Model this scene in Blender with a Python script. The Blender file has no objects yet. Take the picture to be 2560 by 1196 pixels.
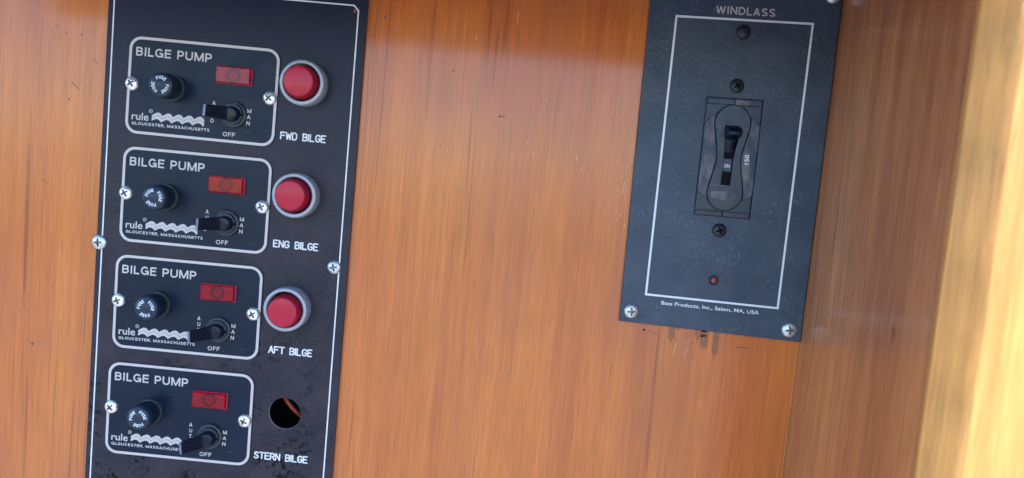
import bpy, bmesh, math, random
from mathutils import Vector, Matrix
from mathutils.geometry import tessellate_polygon
random.seed(7)
S = bpy.context.scene
COL = S.collection
MM = 0.001

# ------------------------------------------------------------------ camera
D = 530.0
cam_d = bpy.data.cameras.new("camera")
cam = bpy.data.objects.new("camera", cam_d)
COL.objects.link(cam)
S.camera = cam
cam_d.sensor_fit = 'HORIZONTAL'
cam_d.sensor_width = 36.0
cam_d.lens = 36.0 * 1865.0 / 2560.0
cam_d.clip_start = 0.01
cam_d.clip_end = 3000.0
cr = Vector((0.99518, 0.03274, 0.09241)).normalized()
cf = Vector((-0.02569, 0.99674, -0.07644)).normalized()
cu = cr.cross(cf).normalized()
cr = cf.cross(cu)
m = Matrix((cr, cu, -cf)).transposed().to_4x4()
m.translation = Vector((0, -D * MM, 0))
cam.matrix_world = m
cam_d.dof.use_dof = True
cam_d.dof.focus_distance = D * MM
cam_d.dof.aperture_fstop = 5.0

# ------------------------------------------------------------------ world, sun, exposure
SUN_EL, SUN_AZ = math.radians(70), math.radians(20)      # azimuth to the right of straight behind the camera
w = bpy.data.worlds.new("World")
S.world = w
w.use_nodes = True
nt = w.node_tree
bg = nt.nodes["Background"]
sky = nt.nodes.new("ShaderNodeTexSky")
sky.sky_type = 'NISHITA'
sky.sun_disc = False
sky.sun_elevation = SUN_EL
sky.sun_rotation = math.pi - SUN_AZ
sky.air_density = 1.0
sky.dust_density = 0.4
sky.ozone_density = 5.0
nt.links.new(sky.outputs[0], bg.inputs[0])
bg.inputs[1].default_value = 0.12
sun_d = bpy.data.lights.new("sun", 'SUN')
sun_d.energy = 3.5
sun_d.angle = math.radians(0.5)
sun_d.color = (1.0, 0.95, 0.87)
sun = bpy.data.objects.new("sun", sun_d)
COL.objects.link(sun)
tosun = Vector((math.sin(SUN_AZ) * math.cos(SUN_EL), -math.cos(SUN_AZ) * math.cos(SUN_EL), math.sin(SUN_EL)))
sun.rotation_euler = tosun.to_track_quat('Z', 'Y').to_euler()
S.view_settings.view_transform = 'Standard'
S.view_settings.look = 'None'
S.view_settings.exposure = 2.2
S.view_settings.gamma = 1.0
S.cycles.max_bounces = 10


# ------------------------------------------------------------------ materials
def srgb(r, g, b):
    return tuple(((c / 255 + .055) / 1.055) ** 2.4 if c > 10 else c / 255 / 12.92 for c in (r, g, b)) + (1,)


class N:
    """small node-graph helper"""
    def __init__(s, name):
        s.m = bpy.data.materials.new(name)
        s.m.use_nodes = True
        s.t = s.m.node_tree
        s.b = s.t.nodes["Principled BSDF"]
        s.tc = None

    def link(s, a, b): s.t.links.new(a, b)

    def coord(s, scale=(1, 1, 1), rot=(0, 0, 0), loc=(0, 0, 0)):
        if s.tc is None: s.tc = s.t.nodes.new("ShaderNodeTexCoord")
        mp = s.t.nodes.new("ShaderNodeMapping")
        mp.inputs['Scale'].default_value = scale
        mp.inputs['Rotation'].default_value = rot
        mp.inputs['Location'].default_value = loc
        s.link(s.tc.outputs['Object'], mp.inputs[0])
        return mp.outputs[0]

    def noise(s, vec, scale, detail=3, rough=.5, dist=0.0):
        n = s.t.nodes.new("ShaderNodeTexNoise")
        n.inputs['Scale'].default_value = scale
        n.inputs['Detail'].default_value = detail
        n.inputs['Roughness'].default_value = rough
        n.inputs['Distortion'].default_value = dist
        s.link(vec, n.inputs['Vector'])
        return n.outputs['Fac']

    def ramp(s, fac, *stops):
        r = s.t.nodes.new("ShaderNodeValToRGB")
        e = r.color_ramp.elements
        while len(e) < len(stops): e.new(.5)
        for i, (p, c) in enumerate(stops):
            e[i].position = p
            e[i].color = c if isinstance(c, tuple) else (c, c, c, 1)
        s.link(fac, r.inputs[0])
        return r.outputs[0]

    def mix(s, fac, a, b, mode='MIX'):
        n = s.t.nodes.new("ShaderNodeMix")
        n.data_type = 'RGBA'
        n.blend_type = mode
        if hasattr(fac, 'is_output'): s.link(fac, n.inputs['Factor'])
        else: n.inputs['Factor'].default_value = fac
        for v, k in ((a, 6), (b, 7)):
            if hasattr(v, 'is_output'): s.link(v, n.inputs[k])
            else: n.inputs[k].default_value = v
        return n.outputs[2]

    def math(s, op, a, b=0.0, clamp=False):
        n = s.t.nodes.new("ShaderNodeMath")
        n.operation = op
        n.use_clamp = clamp
        for v, k in ((a, 0), (b, 1)):
            if hasattr(v, 'is_output'): s.link(v, n.inputs[k])
            else: n.inputs[k].default_value = v
        return n.outputs[0]

    def bump(s, h, strength, dist):
        n = s.t.nodes.new("ShaderNodeBump")
        n.inputs['Strength'].default_value = strength
        n.inputs['Distance'].default_value = dist
        s.link(h, n.inputs['Height'])
        s.link(n.outputs[0], s.b.inputs['Normal'])

    def set(s, **k):
        for a, v in k.items():
            i = s.b.inputs[{'col': 'Base Color', 'rough': 'Roughness', 'metal': 'Metallic', 'coat': 'Coat Weight',
                            'coatr': 'Coat Roughness', 'spec': 'Specular IOR Level', 'trans': 'Transmission Weight',
                            'ior': 'IOR', 'sss': 'Subsurface Weight'}[a]]
            if hasattr(v, 'is_output'): s.link(v, i)
            else: i.default_value = v
        return s


def wood(name, light, mid, dark, seed=0.0, coat=.8, coatr=.2, amber=False, contrast=1.0):
    n = N(name)
    def C(fx, fz, o=0):      # grain runs along Z; the side wall's face lies in YZ
        return n.coord((fx, fx, fz), loc=(seed + o, seed * 1.7 + o, seed * .3))
    broad = n.noise(C(14, 2.2), 1.0, 3, .55, .4)
    band = n.noise(C(75, 2.4, 3), 1.0, 4, .55, .25)
    fine = n.noise(C(640, 13, 5), 1.0, 4, .6, .2)
    hair = n.noise(C(1500, 42, 9), 1.0, 2, .5)
    pore = n.noise(C(1100, 34, 2), 1.0, 2, .5)
    line = n.noise(C(170, 3.2, 7), 1.0, 2, .5, .3)
    base = n.mix(n.ramp(broad, (.34, 0.0), (.66, 1.0)), mid, light)
    base = n.mix(n.ramp(band, (.36, .42 * contrast), (.60, 0.0)), base, dark)
    v = n.math('MULTIPLY_ADD', fine, .95 * contrast)
    v.node.inputs[2].default_value = 1 - .475 * contrast
    base = n.mix(1.0, base, v, 'MULTIPLY')
    v2 = n.math('MULTIPLY_ADD', hair, .80 * contrast)
    v2.node.inputs[2].default_value = 1 - .40 * contrast
    base = n.mix(1.0, base, v2, 'MULTIPLY')
    base = n.mix(n.ramp(pore, (.28, .5 * contrast), (.38, 0.0)), base, tuple(c * .55 for c in dark[:3]) + (1,))
    base = n.mix(n.ramp(line, (.27, .75 * contrast), (.335, 0.0)), base, tuple(c * .5 for c in dark[:3]) + (1,))
    # pale flecks running with the grain
    fl = n.noise(C(1000, 22, 13), 1.0, 2, .5)
    base = n.mix(n.ramp(fl, (.60, 0.0), (.76, .5 * contrast)), base, tuple(min(1, c * 1.25 + .02) for c in light[:3]) + (1,))
    if amber:      # blotches where the old varnish has yellowed, and redder runs
        am = n.noise(n.coord((22, 22, 17), loc=(3.1, 0, 2.2)), 1.0, 3, .6, .3)
        base = n.mix(n.ramp(am, (.54, 0.0), (.70, .40)), base, (.44, .125, .010, 1))
        rd = n.noise(n.coord((9, 9, 3.5), loc=(1.6, 0, 5.4)), 1.0, 3, .55, .5)
        base = n.mix(n.ramp(rd, (.50, 0.0), (.68, .6)), base, (.36, .092, .034, 1))
        ln = n.noise(n.coord((310, 310, 5), loc=(.3, 0, 1)), 1.0, 2, .5, .6)
        lm = n.noise(n.coord((11, 11, 4), loc=(5.0, 0, 1)), 1.0, 2, .5)
        lmk = n.math('MULTIPLY', n.ramp(ln, (.35, 1.0), (.42, 0.0)), n.ramp(lm, (.50, 0.0), (.60, .45)))
        base = n.mix(lmk, base, (.12, .028, .016, 1))
    n.set(col=base, rough=.5, spec=.3, coat=coat)
    cr_ = n.noise(n.coord((9, 9, 6), loc=(seed, 0, 4)), 1.0, 4, .6)
    n.set(coatr=n.ramp(cr_, (.3, coatr * .8), (.7, coatr * 1.35)))
    lump = n.noise(n.coord((160, 160, 90), loc=(1, seed, 0)), 1.0, 2, .5)
    h = n.math('ADD', n.math('MULTIPLY', fine, .35), n.math('ADD', n.math('MULTIPLY', lump, .5), n.math('MULTIPLY', pore, .25)))
    n.bump(h, .35, .0003)
    # the coat follows the same relief
    for nd in n.t.nodes:
        if nd.type == 'BUMP': n.link(nd.outputs[0], n.b.inputs['Coat Normal'])
    return n


M = {}
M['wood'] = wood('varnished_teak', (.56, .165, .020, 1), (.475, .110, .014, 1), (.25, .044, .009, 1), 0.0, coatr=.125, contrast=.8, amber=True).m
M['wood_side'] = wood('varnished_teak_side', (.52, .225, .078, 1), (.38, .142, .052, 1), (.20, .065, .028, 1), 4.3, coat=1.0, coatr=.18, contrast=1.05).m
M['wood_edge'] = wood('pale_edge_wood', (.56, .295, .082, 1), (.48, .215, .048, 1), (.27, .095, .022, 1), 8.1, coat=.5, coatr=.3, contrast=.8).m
M['wood_dark'] = wood('underside_wood', (.20, .07, .03, 1), (.15, .05, .02, 1), (.08, .03, .015, 1), 2.2, coat=.4, coatr=.3, contrast=.5).m


def simple(name, col, rough=.4, metal=0, var=0.0, vs=300, bump=0.0, bs=900, bd=.0001, **k):
    n = N(name)
    if var:
        f = n.noise(n.coord(), vs, 5, .6)
        c2 = tuple(c * (1 - var) for c in col[:3]) + (1,)
        n.set(col=n.mix(n.ramp(f, (.3, 0.0), (.7, 1.0)), c2, col))
        f2 = n.noise(n.coord(loc=(3, 1, 2)), vs * .6, 4, .6)
        n.set(rough=n.ramp(f2, (.3, max(.03, rough * .8)), (.7, min(1, rough * 1.25))))
    else:
        n.set(col=col, rough=rough)
    n.set(metal=metal, **k)
    if bump: n.bump(n.noise(n.coord(), bs, 4, .6), bump, bd)
    return n.m


# big engraved laminate panel: near black, mottled with dusty brown and mould specks
n = N('engraved_laminate')
f1 = n.noise(n.coord(), 38, 5, .65)
f2 = n.noise(n.coord(loc=(2, 0, 0)), 700, 3, .6)
base = n.mix(n.ramp(f1, (.38, 0.0), (.68, 1.0)), (.008, .009, .020, 1), (.026, .022, .032, 1))
base = n.mix(n.ramp(f2, (.4, 0.0), (.75, .30)), base, (.085, .07, .065, 1))
sp = n.noise(n.coord(loc=(7, 3, 0)), 230, 3, .6, .3)
cl = n.noise(n.coord(loc=(1, 5, 0)), 26, 2, .5)
mask = n.math('MULTIPLY', n.ramp(sp, (.51, 0.0), (.57, 1.0)), n.ramp(cl, (.52, 0.0), (.60, 1.0)))
sep = n.t.nodes.new("ShaderNodeSeparateXYZ")
n.link(n.tc.outputs['Object'], sep.inputs[0])
mr = n.t.nodes.new("ShaderNodeMapRange")
mr.inputs['From Min'].default_value = -.06; mr.inputs['From Max'].default_value = -.24
n.link(sep.outputs['Y'], mr.inputs['Value'])
mask = n.math('MULTIPLY', mask, mr.outputs[0], True)
spm = n.ramp(mask, (0.0, .24), (1.0, .04))
base = n.mix(mask, base, (.009, .010, .008, 1))
rgh = n.math('ADD', n.ramp(f1, (.3, .34), (.7, .50)), n.math('MULTIPLY', mask, .35))
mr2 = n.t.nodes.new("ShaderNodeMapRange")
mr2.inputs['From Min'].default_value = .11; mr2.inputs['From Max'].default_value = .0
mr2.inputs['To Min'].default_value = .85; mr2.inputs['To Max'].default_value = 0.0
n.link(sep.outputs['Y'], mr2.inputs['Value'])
base = n.mix(mr2.outputs[0], base, (.004, .009, .030, 1))  # clean top is darker; the sky's blue reflection is put into its colour
n.set(col=base, rough=rgh, spec=spm)
n.bump(f2, .25, .00008)
M['laminate'] = n.m

# windlass plate: leathery textured black enamel, dust-rubbed, with the sky's blue-grey reflection put into its colour
n = N('wrinkle_enamel')
w1 = n.noise(n.coord((1, 1.5, 1), rot=(0, 0, .6)), 330, 5, .65, .6)
w2 = n.noise(n.coord(loc=(4, 0, 0)), 30, 4, .6)
w3 = n.noise(n.coord(loc=(4, 8, 0)), 420, 2, .5)
base = n.mix(n.ramp(w2, (.38, 0.0), (.62, 1.0)), (.016, .035, .060, 1), (.036, .056, .082, 1))
base = n.mix(n.ramp(w3, (.68, 0.0), (.74, .8)), base, (.012, .012, .02, 1))
w4 = n.noise(n.coord((1, .45, 1), rot=(0, 0, -.25), loc=(9, 2, 0)), 620, 3, .7)
w5 = n.noise(n.coord(loc=(2, 2, 6)), 34, 2, .5)
rub = n.math('MULTIPLY', n.ramp(w4, (.54, 0.0), (.68, .6)), n.ramp(w5, (.50, 0.0), (.62, 1.0)))
base = n.mix(rub, base, (.14, .14, .14, 1))
n.set(col=base, rough=n.ramp(w2, (.3, .40), (.7, .50)), spec=.5)
n.bump(w1, .95, .0005)
M['enamel'] = n.m

M['plate'] = simple('switch_plate_enamel', (.005, .014, .031, 1), .34, 0, .3, 90, .12, 900, .00005, spec=.2)
_t = M['plate'].node_tree
_oi = _t.nodes.new("ShaderNodeObjectInfo")
for _mp in [x for x in _t.nodes if x.type == 'MAPPING']:
    _cx = _t.nodes.new("ShaderNodeCombineXYZ")
    for _k in (0, 1): _t.links.new(_oi.outputs['Random'], _cx.inputs[_k])
    _t.links.new(_cx.outputs[0], _mp.inputs['Location'])
M['silver_print'] = simple('silver_print', (.50, .46, .44, 1), .45, 0, .12, 500)
M['white_fill'] = simple('white_engraving_paint', (.74, .75, .76, 1), .5, 0, .30, 160)
M['print_white'] = simple('white_print', (.66, .70, .74, 1), .45, 0, .10, 700)
M['fuse_print'] = simple('pale_blue_print', (.78, .85, .95, 1), .5, 0, .1, 900)
M['plate_edge'] = simple('cut_plate_edge', (.03, .025, .03, 1), .5, 0, .2, 300)
M['bore'] = simple('cut_laminate_core', (.30, .25, .23, 1), .8, 0, .3, 700, .3, 900, .0002)
M['steel'] = simple('nickelled_screw', (.86, .84, .84, 1), .30, .9, .12, 420, .15, 1200, .00005)
M['zinc'] = simple('dull_zinc_screw', (.62, .68, .67, 1), .38, .85, .25, 500, .2, 1200, .00006)
M['recess'] = simple('dark_screw_recess', (.34, .33, .33, 1), .5, .7, .6, 900)  # darker metal inside the cross recess
M['black_screw'] = simple('black_screw', (.010, .013, .026, 1), .45, .1, .3, 600, .3, 900, .0001)
M['black_gloss'] = simple('black_gloss_plastic', (.003, .009, .020, 1), .12, 0, .2, 300, spec=.25)
M['black_satin'] = simple('black_satin_plastic', (.012, .026, .046, 1), .34, 0, .35, 600, .1, 900, .00006, spec=.35)
M['dusty_ring'] = simple('dusty_black_nut', (.030, .040, .044, 1), .42, 0, .6, 350, .2, 900, .0001, spec=.6)
M['grime'] = simple('pale_grime_on_nut', (.15, .135, .11, 1), .7, 0, .6, 500)
M['tip'] = simple('pale_lever_tip', (.13, .16, .28, 1), .3, 0, .3, 900)  # end face paler and bluer than the rest of the lever
M['alu'] = simple('frosted_aluminium', (.36, .385, .43, 1), .40, .35, .28, 500, .25, 1300, .0001)
M['red_cap'] = simple('red_button_plastic', (.42, .012, .036, 1), .32, 0, .12, 200, spec=.2, coat=.2, coatr=.08)
M['red_side'] = simple('scuffed_red_plastic', (.36, .010, .030, 1), .38, 0, .5, 500, spec=.2)
M['red_lens'] = simple('red_lens', (.88, .018, .085, 1), .06, 0, .2, 160, spec=.3, trans=.93, ior=1.4)
M['red_back'] = simple('lamp_reflector', (.62, .06, .13, 1), .5, 0, .5, 240)
M['red_dark'] = simple('lamp_bulb_ring', (.03, .004, .008, 1), .4, 0, .2, 400, spec=.1)
M['red_mid'] = simple('lamp_bulb', (.40, .010, .03, 1), .2, 0, .2, 400, spec=.1)
M['red_edge'] = simple('red_lens_rim', (.22, .012, .045, 1), .3, 0, .3, 600, spec=.3, coat=.15, coatr=.1)
M['led'] = simple('red_led', (.22, .03, .035, 1), .3, 0, .2, 600, coat=.5, coatr=.1)
M['breaker'] = simple('breaker_plastic', (.011, .027, .048, 1), .32, 0, .35, 150, .3, 800, .0001, spec=.42)
M['breaker_dark'] = simple('breaker_plastic_dark', (.010, .021, .050, 1), .38, 0, .3, 200, .2, 800, .0001)
M['pure_black'] = simple('slot_black', (.003, .004, .006, 1), .6, spec=.1)
M['cavity'] = simple('cavity_black', (.012, .009, .008, 1), .9)
M['wire'] = simple('red_wire_insulation', (.34, .05, .02, 1), .5, 0, .2, 300)
M['peel'] = simple('bare_peeled_wood', (.50, .165, .060, 1), .55, 0, .25, 260, .3, 700, .0001)
M['old_varnish'] = simple('thick_amber_varnish', (.30, .085, .013, 1), .3, 0, .45, 330, .4, 500, .0002, coat=.5, coatr=.2)
M['pencil'] = simple('pencil_graphite', (.19, .085, .06, 1), .6, 0, .5, 900)
M['knot'] = simple('wood_knot', (.30, .105, .035, 1), .5, 0, .5, 300)
M['nick'] = simple('pale_nick', (.66, .45, .32, 1), .6)
M['overhead'] = simple('violet_tint_overhead', (.26, .22, .38, 1), .5, 0, .2, 20)  # violet put in to tint the wall's reflections of the overhead purple
M['bounce_deck'] = simple('grey_bounce_deck', (.17, .18, .21, 1), .6, 0, .3, 8)  # grey chosen to cool the light and reflections from the unseen floor
# breaker wings: grey-brown dust over dark plastic
n = N('dusty_breaker_plastic')
a = n.noise(n.coord((1, .5, 1), loc=(.013, .021, 0)), 90, 5, .65)
b = n.noise(n.coord(loc=(5, 1, 0)), 900, 2, .6)
c = n.mix(n.ramp(a, (.42, 0.0), (.62, 1.0)), (.018, .032, .060, 1), (.125, .12, .12, 1))
c = n.mix(n.ramp(b, (.70, 0.0), (.76, .8)), c, (.40, .38, .36, 1))
n.set(col=c, rough=.5, spec=.5)
n.bump(a, .4, .0002)
M['breaker_dusty'] = n.m


# ------------------------------------------------------------------ mesh helpers (all in mm, local frame: x right, y up, z out of the wall)
class MB:
    def __init__(s): s.v, s.f, s.mi, s.sm = [], [], [], []

    def add(s, vs, fs, mi=0, smooth=False):
        o = len(s.v)
        s.v += [tuple(p) for p in vs]
        for f in fs:
            s.f.append(tuple(i + o for i in f)); s.mi.append(mi); s.sm.append(smooth)

    def prism(s, poly, z0, z1, bev=0.0, mi=0, side_mi=None, holes=()):
        """extruded outline (counter-clockwise), optional small top bevel and round holes"""
        side_mi = mi if side_mi is None else side_mi
        n = len(poly)
        if bev:
            ins = inset(poly, bev)
            s.add([(x, y, z0) for x, y in poly] + [(x, y, z1 - bev) for x, y in poly],
                  [(i, (i + 1) % n, n + (i + 1) % n, n + i) for i in range(n)], side_mi)
            s.add([(x, y, z1 - bev) for x, y in poly] + [(x, y, z1) for x, y in ins],
                  [(i, (i + 1) % n, n + (i + 1) % n, n + i) for i in range(n)], side_mi)
            top = ins
        else:
            s.add([(x, y, z0) for x, y in poly] + [(x, y, z1) for x, y in poly],
                  [(i, (i + 1) % n, n + (i + 1) % n, n + i) for i in range(n)], side_mi)
            top = poly
        loops = [top] + [list(h) for h in holes]
        pts = [p for l in loops for p in l]
        tris = tessellate_polygon([[Vector((x, y, 0)) for x, y in l] for l in loops])
        fs = []
        for t in tris:
            a, b_, c_ = (Vector(pts[i]) for i in t)
            cr2 = (b_ - a).cross(c_ - a)
            fs.append(tuple(t) if cr2 > 0 else (t[0], t[2], t[1]))
        s.add([(x, y, z1) for x, y in pts], fs, mi)
        s.add([(x, y, z0) for x, y in pts], [f[::-1] for f in fs], side_mi)
        for h in holes:
            k = len(h)
            s.add([(x, y, z0) for x, y in h] + [(x, y, z1) for x, y in h],
                  [(i, k + i, k + (i + 1) % k, (i + 1) % k) for i in range(k)], side_mi, True)
        return s

    def band(s, outer, inner, z0, z1, mi=0):
        n = len(outer)
        s.add([(x, y, z1) for x, y in outer] + [(x, y, z1) for x, y in inner],
              [(i, (i + 1) % n, n + (i + 1) % n, n + i) for i in range(n)], mi)
        s.add([(x, y, z0) for x, y in outer] + [(x, y, z1) for x, y in outer],
              [(i, (i + 1) % n, n + (i + 1) % n, n + i) for i in range(n)], mi)
        s.add([(x, y, z0) for x, y in inner] + [(x, y, z1) for x, y in inner],
              [(i, n + i, n + (i + 1) % n, (i + 1) % n) for i in range(n)], mi)
        return s

    def lathe(s, prof, n=48, c=(0, 0), mi=0, knurl=None, smooth=True, mis=None, cap=True):
        """prof: (r, z) from the base outwards to the axis; knurl=(first, last, depth) ripples rings"""
        vs = []
        for j, (r, z) in enumerate(prof):
            for i in range(n):
                rr = r
                if knurl and knurl[0] <= j <= knurl[1] and i % 2: rr -= knurl[2]
                t = 2 * math.pi * i / n
                vs.append((c[0] + rr * math.cos(t), c[1] + rr * math.sin(t), z))
        for j in range(len(prof) - 1):
            o = len(s.v)
            fs = [(j * n + i, j * n + (i + 1) % n, (j + 1) * n + (i + 1) % n, (j + 1) * n + i) for i in range(n)]
            sm = smooth and not (knurl and knurl[0] <= j < knurl[1] + 1)
            if j == 0: s.add(vs, fs, mis[j] if mis else mi, sm); base = o
            else:
                for f in fs:
                    s.f.append(tuple(i + base for i in f)); s.mi.append(mis[j] if mis else mi); s.sm.append(sm)
        if cap and prof[-1][0] > 1e-4:
            j = len(prof) - 1
            s.f.append(tuple(base + j * n + i for i in range(n))); s.mi.append(mis[-1] if mis else mi); s.sm.append(False)
        return s

    def build(s, name, mats, parent=None, label=None, rot=None):
        me = bpy.data.meshes.new(name)
        me.from_pydata([(x * MM, y * MM, z * MM) for x, y, z in s.v], [], s.f)
        mats = mats if isinstance(mats, (list, tuple)) else [mats]
        for k in mats: me.materials.append(M[k])
        me.polygons.foreach_set('material_index', s.mi)
        me.polygons.foreach_set('use_smooth', s.sm)
        me.update()
        return link(name, me, parent, label)


def link(name, me, parent=None, label=None):
    o = bpy.data.objects.new(name, me)
    COL.objects.link(o)
    if parent is not None: o.parent = parent
    if label: o['label'] = label
    return o


def inset(poly, d):
    out = []
    n = len(poly)
    for i in range(n):
        p, q, r = Vector(poly[i - 1]), Vector(poly[i]), Vector(poly[(i + 1) % n])
        a = (q - p).normalized(); b_ = (r - q).normalized()
        na, nb = Vector((-a.y, a.x)), Vector((-b_.y, b_.x))
        k = na + nb
        k = k / max(.3, k.dot(na)) if k.length > 1e-6 else na
        out.append(tuple(q + k * d))
    return out


def rrect(x0, y0, x1, y1, r, k=8):
    out = []
    for cx, cy, a0 in ((x1 - r, y0 + r, -90), (x1 - r, y1 - r, 0), (x0 + r, y1 - r, 90), (x0 + r, y0 + r, 180)):
        for i in range(k + 1):
            t = math.radians(a0 + 90 * i / k)
            out.append((cx + r * math.cos(t), cy + r * math.sin(t)))
    return out


def circ(cx, cy, r, n=48):
    return [(cx + r * math.cos(2 * math.pi * i / n), cy + r * math.sin(2 * math.pi * i / n)) for i in range(n)]


def smooth_edges(o, ang=35):
    me = o.data
    me.polygons.foreach_set('use_smooth', [True] * len(me.polygons))
    me.set_sharp_from_angle(angle=math.radians(ang))


def bevelled(o, wd, seg=2):
    bm = bmesh.new(); bm.from_mesh(o.data)
    bmesh.ops.remove_doubles(bm, verts=bm.verts, dist=1e-7)
    es = [e for e in bm.edges if len(e.link_faces) == 2 and e.calc_face_angle(0) > .6]
    bmesh.ops.bevel(bm, geom=es, offset=wd * MM, segments=seg, profile=.5, affect='EDGES')
    bmesh.ops.recalc_face_normals(bm, faces=bm.faces)
    bm.to_mesh(o.data); bm.free()
    smooth_edges(o, 40)
    return o


_dg = None
def text_mesh(s, x0, y0, width, cap, bold=0.0, z=0.0, spacing=1.0, arc=None):
    """lettering set in the built-in face, scaled to the measured width and capital height"""
    cu_ = bpy.data.curves.new('lettering', 'FONT')
    cu_.body = s; cu_.size = 1.0; cu_.offset = bold; cu_.space_character = spacing
    cu_.resolution_u = 4; cu_.extrude = 0.0
    o = bpy.data.objects.new('tmp', cu_); COL.objects.link(o)
    dg = bpy.context.evaluated_depsgraph_get()
    me = bpy.data.meshes.new_from_object(o.evaluated_get(dg))
    bpy.data.objects.remove(o); bpy.data.curves.remove(cu_)
    xs = [v.co.x for v in me.vertices]; ys = [v.co.y for v in me.vertices]
    X0, X1, Y0 = min(xs), max(xs), 0.0
    caph = .729 + 2 * bold
    sx = width / (X1 - X0); sy = cap / caph
    vs = [(x0 + (v.co.x - X0) * sx, y0 + (v.co.y + bold) * sy, z) for v in me.vertices]
    fs = [tuple(p.vertices) for p in me.polygons]
    bpy.data.meshes.remove(me)
    # keep faces turned outwards
    out = []
    for f in fs:
        a, b_, c_ = (Vector(vs[i]) for i in f[:3])
        out.append(f if (b_ - a).cross(c_ - a).z >= 0 else f[::-1])
    return vs, out


def put_text(mb, s, x0, y0, width, cap, bold=0.02, z=0.0, rot=0.0, spacing=1.0, mi=0):
    vs, fs = text_mesh(s, 0, 0, width, cap, bold, z, spacing)
    c_, s_ = math.cos(rot), math.sin(rot)
    mb.add([(x0 + x * c_ - y * s_, y0 + x * s_ + y * c_, zz) for x, y, zz in vs], fs, mi)


# single-stroke letters as an engraving machine cuts them (unit box: 4 wide, 6 high)
GLY = {
    'F': [[(0, 0), (0, 6), (3.6, 6)], [(0, 3.2), (2.9, 3.2)]],
    'W': [[(0, 6), (.9, 0), (2.1, 4.6), (3.3, 0), (4.2, 6)]],
    'D': [[(0, 0), (0, 6), (2.2, 6), (3.3, 5.4), (3.7, 4.2), (3.7, 1.8), (3.3, .6), (2.2, 0), (0, 0)]],
    'B': [[(0, 0), (0, 6), (2.3, 6), (3.3, 5.5), (3.5, 4.6), (3.2, 3.6), (2.3, 3.1), (0, 3.1)], [(2.3, 3.1), (3.4, 2.6), (3.7, 1.5), (3.3, .5), (2.3, 0), (0, 0)]],
    'I': [[(0, 0), (0, 6)]],
    'L': [[(0, 6), (0, 0), (3.3, 0)]],
    'G': [[(3.6, 4.8), (3, 5.7), (1.8, 6), (.7, 5.6), (0, 4.4), (0, 1.6), (.7, .4), (1.8, 0), (3, .3), (3.6, 1.2), (3.6, 2.7), (2.1, 2.7)]],
    'E': [[(3.5, 6), (0, 6), (0, 0), (3.5, 0)], [(0, 3.1), (2.8, 3.1)]],
    'N': [[(0, 0), (0, 6), (3.6, 0), (3.6, 6)]],
    'A': [[(0, 0), (2, 6), (4, 0)], [(.7, 2), (3.3, 2)]],
    'T': [[(0, 6), (4, 6)], [(2, 6), (2, 0)]],
    'S': [[(3.5, 4.8), (3, 5.7), (1.8, 6), (.6, 5.6), (.2, 4.6), (.7, 3.6), (2.9, 2.6), (3.6, 1.5), (3, .4), (1.8, 0), (.6, .3), (0, 1.2)]],
    'R': [[(0, 0), (0, 6), (2.3, 6), (3.3, 5.5), (3.6, 4.5), (3.3, 3.4), (2.3, 2.9), (0, 2.9)], [(2.0, 2.9), (3.7, 0)]],
    'H': [[(0, 0), (0, 6)], [(3.6, 0), (3.6, 6)], [(0, 3), (3.6, 3)]],
}
ADV = {'I': 1.6, 'W': 5.6, 'A': 5.2, 'T': 5.2}


def stroke(mb, pts, r, z, mi=0, closed=False, hz=.12):
    """raised round-ended stroke along a polyline"""
    for i in range(len(pts) - 1):
        a, b_ = Vector(pts[i]), Vector(pts[i + 1])
        d = (b_ - a)
        if d.length < 1e-6: continue
        t0 = math.atan2(d.y, d.x)
        k = 6
        ring = [(b_.x + r * math.cos(t0 - math.pi / 2 + math.pi * j / k), b_.y + r * math.sin(t0 - math.pi / 2 + math.pi * j / k)) for j in range(k + 1)]
        ring += [(a.x + r * math.cos(t0 + math.pi / 2 + math.pi * j / k), a.y + r * math.sin(t0 + math.pi / 2 + math.pi * j / k)) for j in range(k + 1)]
        zz = z + hz + .004 * (i % 3) + .002 * (len(mb.f) % 5)
        n_ = len(ring)
        mb.add([(x, y, zz) for x, y in ring], [tuple(range(n_))], mi)
        mb.add([(x, y, z - .05) for x, y in ring] + [(x, y, zz) for x, y in ring],
               [(j, (j + 1) % n_, n_ + (j + 1) % n_, n_ + j) for j in range(n_)], mi)


def engrave(mb, s, x0, y0, width, cap, r, z):
    adv = 0; lay = []
    for ch in s:
        if ch == ' ': adv += 4.4; continue
        lay.append((ch, adv)); adv += ADV.get(ch, 5.0)
    tot = adv - 1.3
    sx, sy = width / tot, cap / 6
    for ch, a in lay:
        for pl in GLY[ch]:
            stroke(mb, [(x0 + (a + x) * sx, y0 + y * sy) for x, y in pl], r, z)


def arc_pts(cx, cy, rx, ry, a0, a1, n=10):
    return [(cx + rx * math.cos(math.radians(a0 + (a1 - a0) * i / n)), cy + ry * math.sin(math.radians(a0 + (a1 - a0) * i / n))) for i in range(n + 1)]


BADV = dict(B=5.7, I=2.5, L=4.9, G=6.6, E=5.3, P=5.5, U=6.1, M=7.3, W=8.2, N=6.1, D=6.0, A=6.1, S=5.6, O=6.6, F=4.9, H=6.0, T=5.2, C=6.1, R=5.8)
BADV.update({',': 2.2, ' ': 3.0})


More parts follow.
